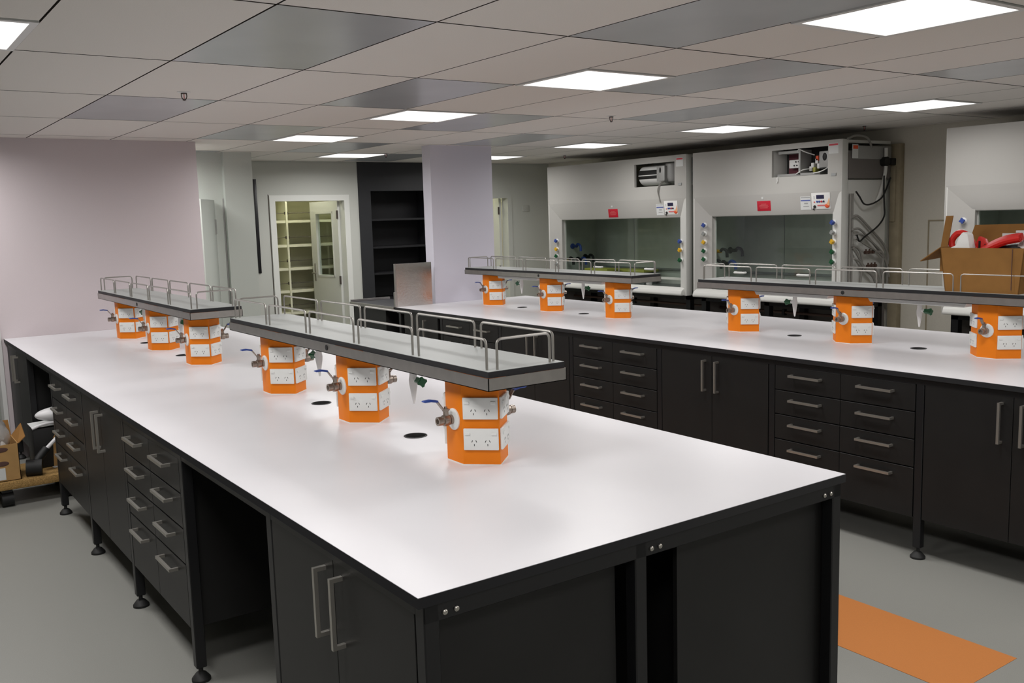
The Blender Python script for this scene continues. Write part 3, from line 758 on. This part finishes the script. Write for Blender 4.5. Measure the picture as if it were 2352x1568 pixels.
for y, z, c in ((3.83, 2.10, 'foam'), (3.79, 2.09, 'olive'), (3.745, 2.12, 'foam'), (3.81, 2.13, 'foam'), (3.76, 2.19, 'orangered'), (3.765, 2.165, 'foam')):
    M(o2).box(6.34, 6.40, y-.014, y+.014, z-.022, z+.022).obj('terminal', c, h2, bevel=.003)
for pts in ([(6.26, 3.93, 2.05), (6.24, 3.90, 2.06), (6.27, 3.86, 2.09), (6.33, 3.82, 2.10)], [(6.24, 3.72, 2.055), (6.23, 3.66, 2.06), (6.24, 3.60, 2.08), (6.3, 3.56, 2.13)],
            [(6.25, 3.90, 2.265), (6.23, 3.87, 2.275), (6.26, 3.83, 2.25), (6.33, 3.78, 2.22)], [(6.24, 4.10, 2.04), (6.195, 4.085, 2.03), (6.19, 4.08, 2.00), (6.19, 4.085, 1.985)]):
    M(o2).tube(spline(pts), .005, 6).obj('wire', 'foam', h2)
# fan bay of the left hood
M(o1).box(6.52, 6.55, 5.38, 6.06, 2.0, 2.30).obj('bay_back', 'hoodmatt', h1)
d_ = M(o1).cyl((6.36, 6.02, 2.145), (6.36, 5.66, 2.145), .105, n=24).obj('duct', 'foam', h1)
for z0 in (-.35, .28):
    m = M(o1)
    for k in range(5):
        pass
    a0, a1 = (PI-.36, PI-.04) if z0 < 0 else (PI+.05, PI+.55)
    seg = 6; vs = []
    for k in range(seg+1):
        an = a0+(a1-a0)*k/seg
        for y in (6.021, 5.70): vs.append((6.36+.1065*math.cos(an), y, 2.145-.1065*math.sin(an)))
    m.add(vs, [(2*k, 2*k+1, 2*k+3, 2*k+2) for k in range(seg)]); m.obj('band', 'rubber', d_)
g_ = M(o1).box(6.235, 6.33, 5.60, 5.72, 2.075, 2.235).obj('motor_box', 'boxgrey', h1, bevel=.006)
M(o1).sphere((6.235, 5.665, 2.19), .006, .014, .03).obj('dial', 'rubber', g_)
M(o1).lathe((6.36, 5.585, 2.26), (0, 0, -1), [(.09, 0), (.09, .15), (.07, .19), (.02, .215)], 20).obj('motor', 'boxgrey', h1)
M(o1).box(6.30, 6.38, 5.43, 5.49, 2.09, 2.17).obj('relay', 'rubber', h1, bevel=.004); M(o1).box(6.30, 6.38, 5.43, 5.50, 2.175, 2.20).obj('relay', 'copper', h1)
for pts in ([(6.25, 5.64, 2.08), (6.20, 5.645, 2.03), (6.19, 5.66, 1.97), (6.19, 5.64, 1.91), (6.19, 5.625, 1.85)], [(6.25, 5.62, 2.08), (6.195, 5.63, 2.025), (6.19, 5.645, 1.98), (6.19, 5.65, 1.93)]):
    M(o1).tube(spline(pts), .0045, 6).obj('wire', 'hose', h1)
# chamber fittings on the left liners
def fittings(h, o, y1, cols):
    for k, (x, z, c, c2) in enumerate(cols):
        yy = y1-.061; f = M(o).lathe((x, yy, z), (0, -1, 0), [(.034, 0), (.034, .012), (.018, .018), (.018, .09)], 14).obj('outlet_fitting', c, h)
        M(o).tube(spline([(x, yy-.08, z), (x-.02, yy-.13, z+.025), (x-.02, yy-.18, z+.005), (x-.02, yy-.19, z-.06)]), .016, 10).obj('nozzle', c2, f)
fittings(h2, o2, 5.155, [(6.45, 1.33, 'yellow', 'rubber'), (6.58, 1.20, 'rubber', 'blue'), (6.36, 1.22, 'yellow', 'rubber'), (6.68, 1.33, 'rubber', 'rubber')])
fittings(h1, o1, 7.584, [(6.40, 1.20, 'yellow', 'rubber'), (6.52, 1.36, 'blue', 'blue'), (6.60, 1.19, 'rubber', 'blue'), (6.72, 1.22, 'rubber', 'rubber')])

# open right side of the middle hood: service side with boxes, hoses and cables
YS = 3.398
M(o2).box(6.30, 6.86, YS+.004, YS+.03, .90, 1.98).obj('side_sheet', 'hoodmatt', h2)
M(o2).box(6.29, 6.90, YS-.01, YS+.03, 1.99, 2.23).obj('plenum_box', 'taupe', h2)
M(o2).box(6.33, 6.90, YS-.02, YS-.008, 2.16, 2.275).obj('side_bracket', 'boxgrey', h2, bevel=.003)
M(o2).cyl((6.78, YS-.06, 2.14), (6.78, YS-.01, 2.14), .042, n=20).obj('damper', 'rubber', h2)
M(o2).box(6.86, 6.93, YS-.05, YS-.01, 2.11, 2.17).obj('actuator', 'rubber', h2, bevel=.004)
l_ = M(o2).box(6.315, 6.395, YS-.026, YS-.0205, 2.165, 2.285).obj('warning_tag', 'paper', h2)
M(o2).box(6.322, 6.388, YS-.0285, YS-.026, 2.245, 2.275).obj('red_band', 'orangered', l_)
m = M(o2)
for x in (6.305, 6.335): m.cyl((x, YS-.02, .90), (x, YS-.02, 1.86), .010, n=8)
m.obj('riser_pipe', 'hose', h2)
def at(u, v):     # helper: u,v fractions on the open side -> x,z
    return 6.29+u*.62, .93+v*.95
HOSES = [([(.03, .76), (.18, .77), (.45, .66), (.80, .50), (.93, .38), (.92, .30)], .011), ([(.03, .65), (.20, .65), (.42, .56), (.70, .42), (.88, .28), (.90, .02)], .010),
 ([(.05, .60), (.22, .60), (.45, .53), (.75, .40), (.86, .25), (.84, .02)], .010), ([(.05, .57), (.30, .50), (.60, .42), (.80, .32), (.88, .18)], .009),
 ([(.05, .50), (.20, .47), (.28, .40), (.30, .30), (.26, .12)], .010), ([(.06, .48), (.20, .38), (.38, .26), (.48, .22)], .010),
 ([(.05, .38), (.18, .35), (.30, .28), (.50, .20), (.60, .10)], .010), ([(.52, .43), (.68, .42), (.72, .34), (.70, .22), (.80, .05)], .010),
 ([(.10, .13), (.25, .12), (.42, .05), (.55, .02)], .010), ([(.55, .30), (.66, .20), (.74, .02)], .009)]
for k, (pts, rr) in enumerate(HOSES):
    P = []
    for (u, v) in pts: x, z = at(u, v); P.append((x, YS-.03-.012*(k % 4), z))
    M(o2).tube(spline(P), rr, 8).obj('hose', 'hose', h2)
for k, (u0_, u1_, v) in enumerate(((.30, .55, .43), (.36, .60, .30))):
    x0_, z = at(u0_, v); x1_, _ = at(u1_, v)
    m = M(o2).cyl((x0_, YS-.05, z), (x1_, YS-.05, z), .008, n=8)
    for q in range(3): xx = x0_+(x1_-x0_)*(q+.5)/3; m.cyl((xx-.015, YS-.05, z), (xx+.015, YS-.05, z), .016, n=8).cyl((xx, YS-.05, z), (xx, YS-.05, z+.03), .008, n=6)
    m.obj('valve_manifold', 'copper', h2)
for pts in ([(.02, .995), (.10, .95), (.22, .88), (.40, .88), (.62, .93), (.72, 1.0), (.84, 1.12)], [(.68, 1.14), (.68, 1.0), (.70, .86), (.70, .76), (.55, .67), (.25, .58), (.12, .54), (.06, .60)]):
    P = [(at(u, v)[0], YS-.075, at(u, v)[1]) for u, v in pts]
    M(o2).tube(spline(P), .0075, 8).obj('cable', 'cable', h2)
P = [(at(u, v)[0], YS-.04, at(u, v)[1]) for u, v in [(.80, 1.40), (.80, 1.22), (.76, 1.10), (.68, .98), (.60, .90)]]
M(o2).tube(spline(P), .016, 8).obj('conduit', 'hoodmatt', h2)
P = [(6.25, YS-.02, 2.33), (6.36, YS-.03, 2.36), (6.52, YS-.03, 2.34), (6.60, YS-.02, 2.26)]
M(o2).tube(spline(P), .010, 8).obj('conduit', 'hose', h2)
for x, z in ((6.335, .955), (6.845, .96)): M(o2).box(x-.012, x+.03, YS-.05, YS-.02, z-.03, z+.05).obj('tag', 'yellow', h2)
# services between the left and middle hoods
m = M(o1)
for k in range(4):
    P = [(6.30+.08*k, 5.215, 2.2-.1*k), (6.32+.08*k, 5.205, 1.8), (6.30+.09*k, 5.21, 1.4), (6.34+.07*k, 5.20, 1.0)]
    m.tube(spline(P), .012, 8)
m.obj('hose', 'hose', h1)
P = [(6.30, 5.215, 1.72), (6.40, 5.20, 1.55), (6.33, 5.205, 1.32), (6.42, 5.20, 1.10), (6.38, 5.205, .98)]
M(o1).tube(spline(P), .008, 8).obj('hose', 'foam', h1)
r = empty('timber_batten', (6.965, 3.36, 0), label='tan timber batten on the wall right of the middle fume hood', cat='timber batten')
M().box(-.035, .034, -.05, .045, 0, 2.30).obj('stud', 'timber', r, bevel=.003); M().box(-.05, -.036, -.015, .035, 1.60, 2.10).obj('cover_strip', 'timber', r, bevel=.002)

# things inside the left hood
r = empty('plastic_tub', (6.48, 6.92, HB+.045), label='white tub with olive lid inside the left fume hood', cat='tub')
M().prism([(-.09, -.20), (.09, -.20), (.09, .20), (-.09, .20)], 0, .15).obj('tub', 'plate', r, bevel=.01); M().box(-.10, .10, -.21, .21, .15, .185).obj('lid', 'olive', r, bevel=.006)
r = empty('olive_tray', (6.72, 6.62, HB+.045), label='long olive-brown tray inside the left fume hood', cat='tray')
M().box(-.12, .12, -.30, .30, .14, .17).obj('tray_top', 'olive', r, bevel=.006); M().box(-.10, .10, -.28, .28, 0, .139).obj('tray_body', 'hoodtop', r, bevel=.004)
r = empty('small_bottle', (6.36, 5.44, HB+.045), label='small red bottle with white cap inside the left fume hood', cat='bottle')
M().lathe((0, 0, 0), (0, 0, 1), [(.032, 0), (.034, .01), (.034, .07), (.016, .09)], 16).obj('bottle_body', 'redplastic', r); M().cyl((0, 0, .088), (0, 0, .112), .014).obj('cap', 'plate', r)
r = empty('specimen_cup', (6.36, 5.98, HB+.045), label='small white cup inside the left fume hood near its sash', cat='cup')
M().lathe((0, 0, 0), (0, 0, 1), [(.030, 0), (.038, .085), (.035, .085), (.029, .01)], 18).obj('cup_body', 'plate', r); M().lathe((0, 0, .082), (0, 0, 1), [(.041, 0), (.041, .006)], 18).obj('rim', 'plate', r)
r = empty('crumpled_wrap', (6.33, 4.22, HB+.045), label='crumpled clear wrap inside the middle fume hood', cat='plastic wrap')
M().sphere((0, 0, .035), .05, .09, .035, jit=.5, seed=4).obj('wrap', 'bag', r)

# ================================================================ CARDBOARD BOX ON THE FAR SHELF
SZ = T+SH
BXo = Vector((4.005, .885, SZ))
r = empty('cardboard_box', BXo, label='open brown cardboard box full of tools on the far shelf', cat='cardboard box')
def cardbox(r, w0, w1, d0, d1, h, t, mname):
    """w along Y, d along X; 0 = bottom, 1 = top half sizes"""
    def quad(p, q, inn, nm):
        m = M(); a, b = Vector(p), Vector(q)
    def wall(c, nm, mt):
        (ax, ay), (bx, by), (cx, cy), (dx, dy) = c   # bottom a->b, top c->d
        n = (Vector((bx, by, 0))-Vector((ax, ay, 0))).cross(Vector((0, 0, 1))).normalized()*t
        vs = [(ax, ay, 0), (bx, by, 0), (dx, dy, h), (cx, cy, h)]
        m = M(); m.add([Vector(v) for v in vs]+[Vector(v)-n for v in vs], [(0, 1, 2, 3), (7, 6, 5, 4), (0, 4, 5, 1), (1, 5, 6, 2), (2, 6, 7, 3), (3, 7, 4, 0)])
        return m.obj(nm, mt, r)
    f = wall([(-d0, w0), (-d0, -w0), (-d1, w1), (-d1, -w1)], 'front_wall', mname)
    wall([(d0, -w0), (d0, w0), (d1, -w1), (d1, w1)], 'back_wall', mname)
    wall([(-d0, -w0), (d0, -w0), (-d1, -w1), (d1, -w1)], 'side_wall', mname)
    wall([(d0, w0), (-d0, w0), (d1, w1), (-d1, w1)], 'side_wall', mname)
    M().box(-d0, d0, -w0, w0, .0005, t).obj('base', mname, r)
    return f
cardbox(r, .195, .222, .125, .135, .232, .004, 'card')
def flap(r, pts, t, nm, mt='card'):
    a = [Vector(p) for p in pts]; n = (a[1]-a[0]).cross(a[2]-a[0]).normalized()*t
    m = M(); k = len(a)
    m.add(a+[p+n for p in a], [tuple(range(k)), tuple(range(2*k-1, k-1, -1))]+[(i, (i+1) % k, k+(i+1) % k, k+i) for i in range(k)])
    return m.obj(nm, mt, r)
flap(r, [(.135, -.222, .232), (.135, .222, .232), (.165, .20, .345), (.165, -.222, .35)], .004, 'back_flap', 'cardprint' and 'card')
flap(r, [(-.13, .224, .232), (.13, .224, .232), (.12, .33, .17), (-.12, .345, .155)], .004, 'left_flap')
flap(r, [(-.06, .226, .10), (-.055, .228, .232), (-.02, .222, .40), (-.014, .222, .40), (-.047, .232, .22), (-.05, .23, .10)], .05, 'torn_strip')
flap(r, [(-.135, -.222, .232), (.135, -.222, .232), (.13, -.30, .30), (-.14, -.31, .29)], .004, 'right_flap', 'cardlight')
M().box(-.1395, -.1365, -.165, -.162, .02, .228).obj('crease', 'cardprint', r)
def inbox(n, lab, cat, loc): return empty(n, BXo+Vector(loc), label=lab, cat=cat, group='things piled in the cardboard box')
q = inbox('clamp', 'red curved clamp sticking out of the cardboard box', 'clamp', (-.02, .12, .14))
M().tube(spline([(0, .09, .06), (0, .105, .12), (0, .07, .165), (0, .02, .155), (0, -.02, .10), (0, -.05, .06)]), .017, 10).obj('jaw', 'redplastic', q)
m = M(); m.prism([(-.01, .06), (-.05, .15), (-.085, .135), (-.12, .06), (-.13, .03), (-.03, .03)], -.012, .012, 'x'); m.obj('body', 'redplastic', q, bevel=.004)
M().box(-.016, .016, -.062, -.052, .07, .125).box(-.016, .016, -.092, -.084, .065, .11).obj('slot', 'rubber', q)
q = inbox('foam_piece', 'white foam packing piece in the cardboard box', 'foam packing', (-.085, .13, .12))
m = M(); m.prism([(.075, .10), (.02, .125), (.005, .17), (-.015, .195), (-.045, .185), (-.06, .11), (-.06, 0), (.075, 0)], -.03, .03, 'x'); m.obj('block', 'foam', q, bevel=.008)
M().box(-.034, -.02, -.02, .03, .02, .09).obj('notch_face', 'foam', q, bevel=.004)
q = inbox('orange_block', 'small orange block at the left of the cardboard box', 'block', (.03, .165, .12))
M().box(-.03, .03, -.03, .03, 0, .15).obj('block_body', 'orange', q, bevel=.006); M().box(-.031, -.029, -.02, .02, .05, .1).obj('block_label', 'yellow', q)
q = inbox('cable_coil', 'black coiled cable in the cardboard box', 'cable coil', (.02, -.06, .16))
for k in range(4):
    M().tube([(.06*math.cos(a_/12*PI)*1.0, -.02+(.085+.006*k)*math.sin(a_/12*PI), .02+.014*k+.012*math.cos(a_/6*PI)) for a_ in range(25)], .010, 8).obj('coil_turn', 'rubber', q)
q = inbox('red_cloth', 'folded red cloth in the cardboard box', 'cloth', (-.07, -.06, .15))
m = M(); pts = []
for k in range(3):
    m.tube(spline([(.0+.012*k, .10, .055+.004*k), (-.005+.012*k, .04, .085+.006*k), (0+.012*k, -.03, .115+.006*k), (.01+.012*k, -.10, .13+.004*k)]), .020, 10)
m.obj('fold', 'redplastic', q); M().box(-.03, .05, -.10, .05, 0, .07).obj('under_fold', 'redplastic', q, bevel=.02)
q = inbox('clear_bag', 'clear plastic bag at the right of the cardboard box', 'plastic bag', (.02, -.165, .13))
M().sphere((0, 0, .075), .06, .045, .075, jit=.35, seed=9).obj('bag_body', 'bag', q); M().box(-.05, -.01, -.05, .04, 0, .11).obj('bag_contents', 'foam', q, bevel=.01)
q = inbox('paper_packet', 'pale paper packets at the back of the cardboard box', 'packet', (.10, -.06, .10))
M().box(-.008, .008, -.10, .0, 0, .215).box(.010, .02, .01, .08, 0, .20).obj('packet_body', 'paper', q, bevel=.002); M().box(-.0095, -.0082, -.02, -.001, .185, .205).obj('packet_print', 'greytext', q)

# ================================================================ DOLLY AND CLUTTER BESIDE THE NEAR BENCH
DZ = .115
r = empty('dolly', (-.30, 5.13, 0), label='low dolly with tan carpeted deck beside the near bench', cat='dolly')
M().box(-.42, .52, -.24, .24, DZ, DZ+.055).obj('deck', 'carpet', r, bevel=.012)
for x in (.07, .44, -.34):
    for y in (-.18, .18):
        c = M().cyl((x-.034, y, .047), (x+.034, y, .047), .047, n=24).obj('caster', 'rubber', r); M().box(x-.03, x+.03, y-.03, y+.03, .095, DZ).obj('caster_plate', 'blacksteel', c)
DT = DZ+.056
r = empty('carton', (-.335, 5.06, DT), label='printed brown carton with a plastic bag on the dolly', cat='cardboard box')
cardbox(r, .15, .15, .19, .19, .235, .004, 'cardlight')
flap(r, [(-.19, .15, .235), (.19, .15, .235), (.185, .20, .33), (-.19, .20, .33)], .004, 'rear_flap', 'card')
flap(r, [(.19, -.15, .235), (.19, .15, .235), (.25, .14, .31), (.235, -.13, .27)], .004, 'side_flap', 'card')
for x, z in ((.09, .205), (.09, .115), (-.06, .17), (-.06, .08), (-.15, .21)):
    M().sphere((x, -.151, z), .040, .0015, .016).obj('oval_print', 'cardprint', r)
M().box(-.18, .105, -.1535, -.1505, .012, .088).obj('address_label', 'paper', r)
for k in range(3): M().box(-.16, .03, -.1545, -.1535, .065-.02*k, .069-.02*k).obj('text_line', 'greytext', r)
q = empty('plastic_bag', (-.27, 5.06, DT+.12), label='crumpled clear plastic bag bulging from the printed carton', cat='plastic bag', group='clutter on the dolly')
M().sphere((0, 0, .14), .10, .09, .13, n=18, m=12, jit=.22, seed=3).obj('bag_body', 'bag', q); M().sphere((.02, -.02, .10), .065, .06, .075, n=16, m=10, jit=.08, seed=5).obj('bag_contents', 'foam', q)
q = empty('mallet', (-.06, 4.965, DT), label='black rubber mallet with white handle on the dolly', cat='mallet', group='clutter on the dolly')
M().cyl((-.045, 0, .055), (.045, -.02, .05), .052, n=20).obj('head', 'rubber', q)
M().tube([(.02, .01, .085), (.09, .05, .15)], .026, 12).obj('socket_sleeve', 'rubber', q)
M().tube([(.07, .04, .135), (.27, .14, .285)], .013, 10).obj('shaft', 'whiteplastic', q)
q = empty('black_crate', (.10, 5.22, DT), label='black crate with white paper on it, under the near bench', cat='crate', group='clutter on the dolly')
M().box(-.13, .12, -.10, .12, 0, .27).obj('crate_body', 'rubber', q, bevel=.01)
M().tube(spline([(-.13, -.10, .272), (-.06, -.105, .295), (.03, -.105, .30), (.12, -.10, .28)]), .009, 8).obj('rim_edge', 'whiteplastic', q)
flap(q, [(-.13, -.10, .275), (.12, -.10, .285), (.12, .10, .285), (-.13, .10, .275)], .003, 'paper_sheet', 'paper')
q = empty('white_bolster', (.16, 5.20, DT+.29), label='white rounded roll on the black crate under the bench', cat='roll', group='clutter on the dolly')
M().sphere((.03, -.02, .055), .19, .085, .052, n=24, m=14).obj('roll_body', 'whiteplastic', q)
M().sphere((-.04, -.10, .068), .012, .004, .006).obj('crease_mark', 'greytext', q)
q = empty('card_offcut', (.13, 5.108, DT), label='tan cardboard offcut leaning on the black crate under the bench', cat='cardboard sheet', group='clutter on the dolly')
m = M(); m.prism([(-.05, 0), (.12, 0), (.12, .24), (.0, .26), (-.04, .20)], .0, .006, 'y'); m.obj('sheet', 'cardlight', q)
M().box(-.06, .13, -.03, -.002, 0, .006).obj('paper_strip', 'paper', q)
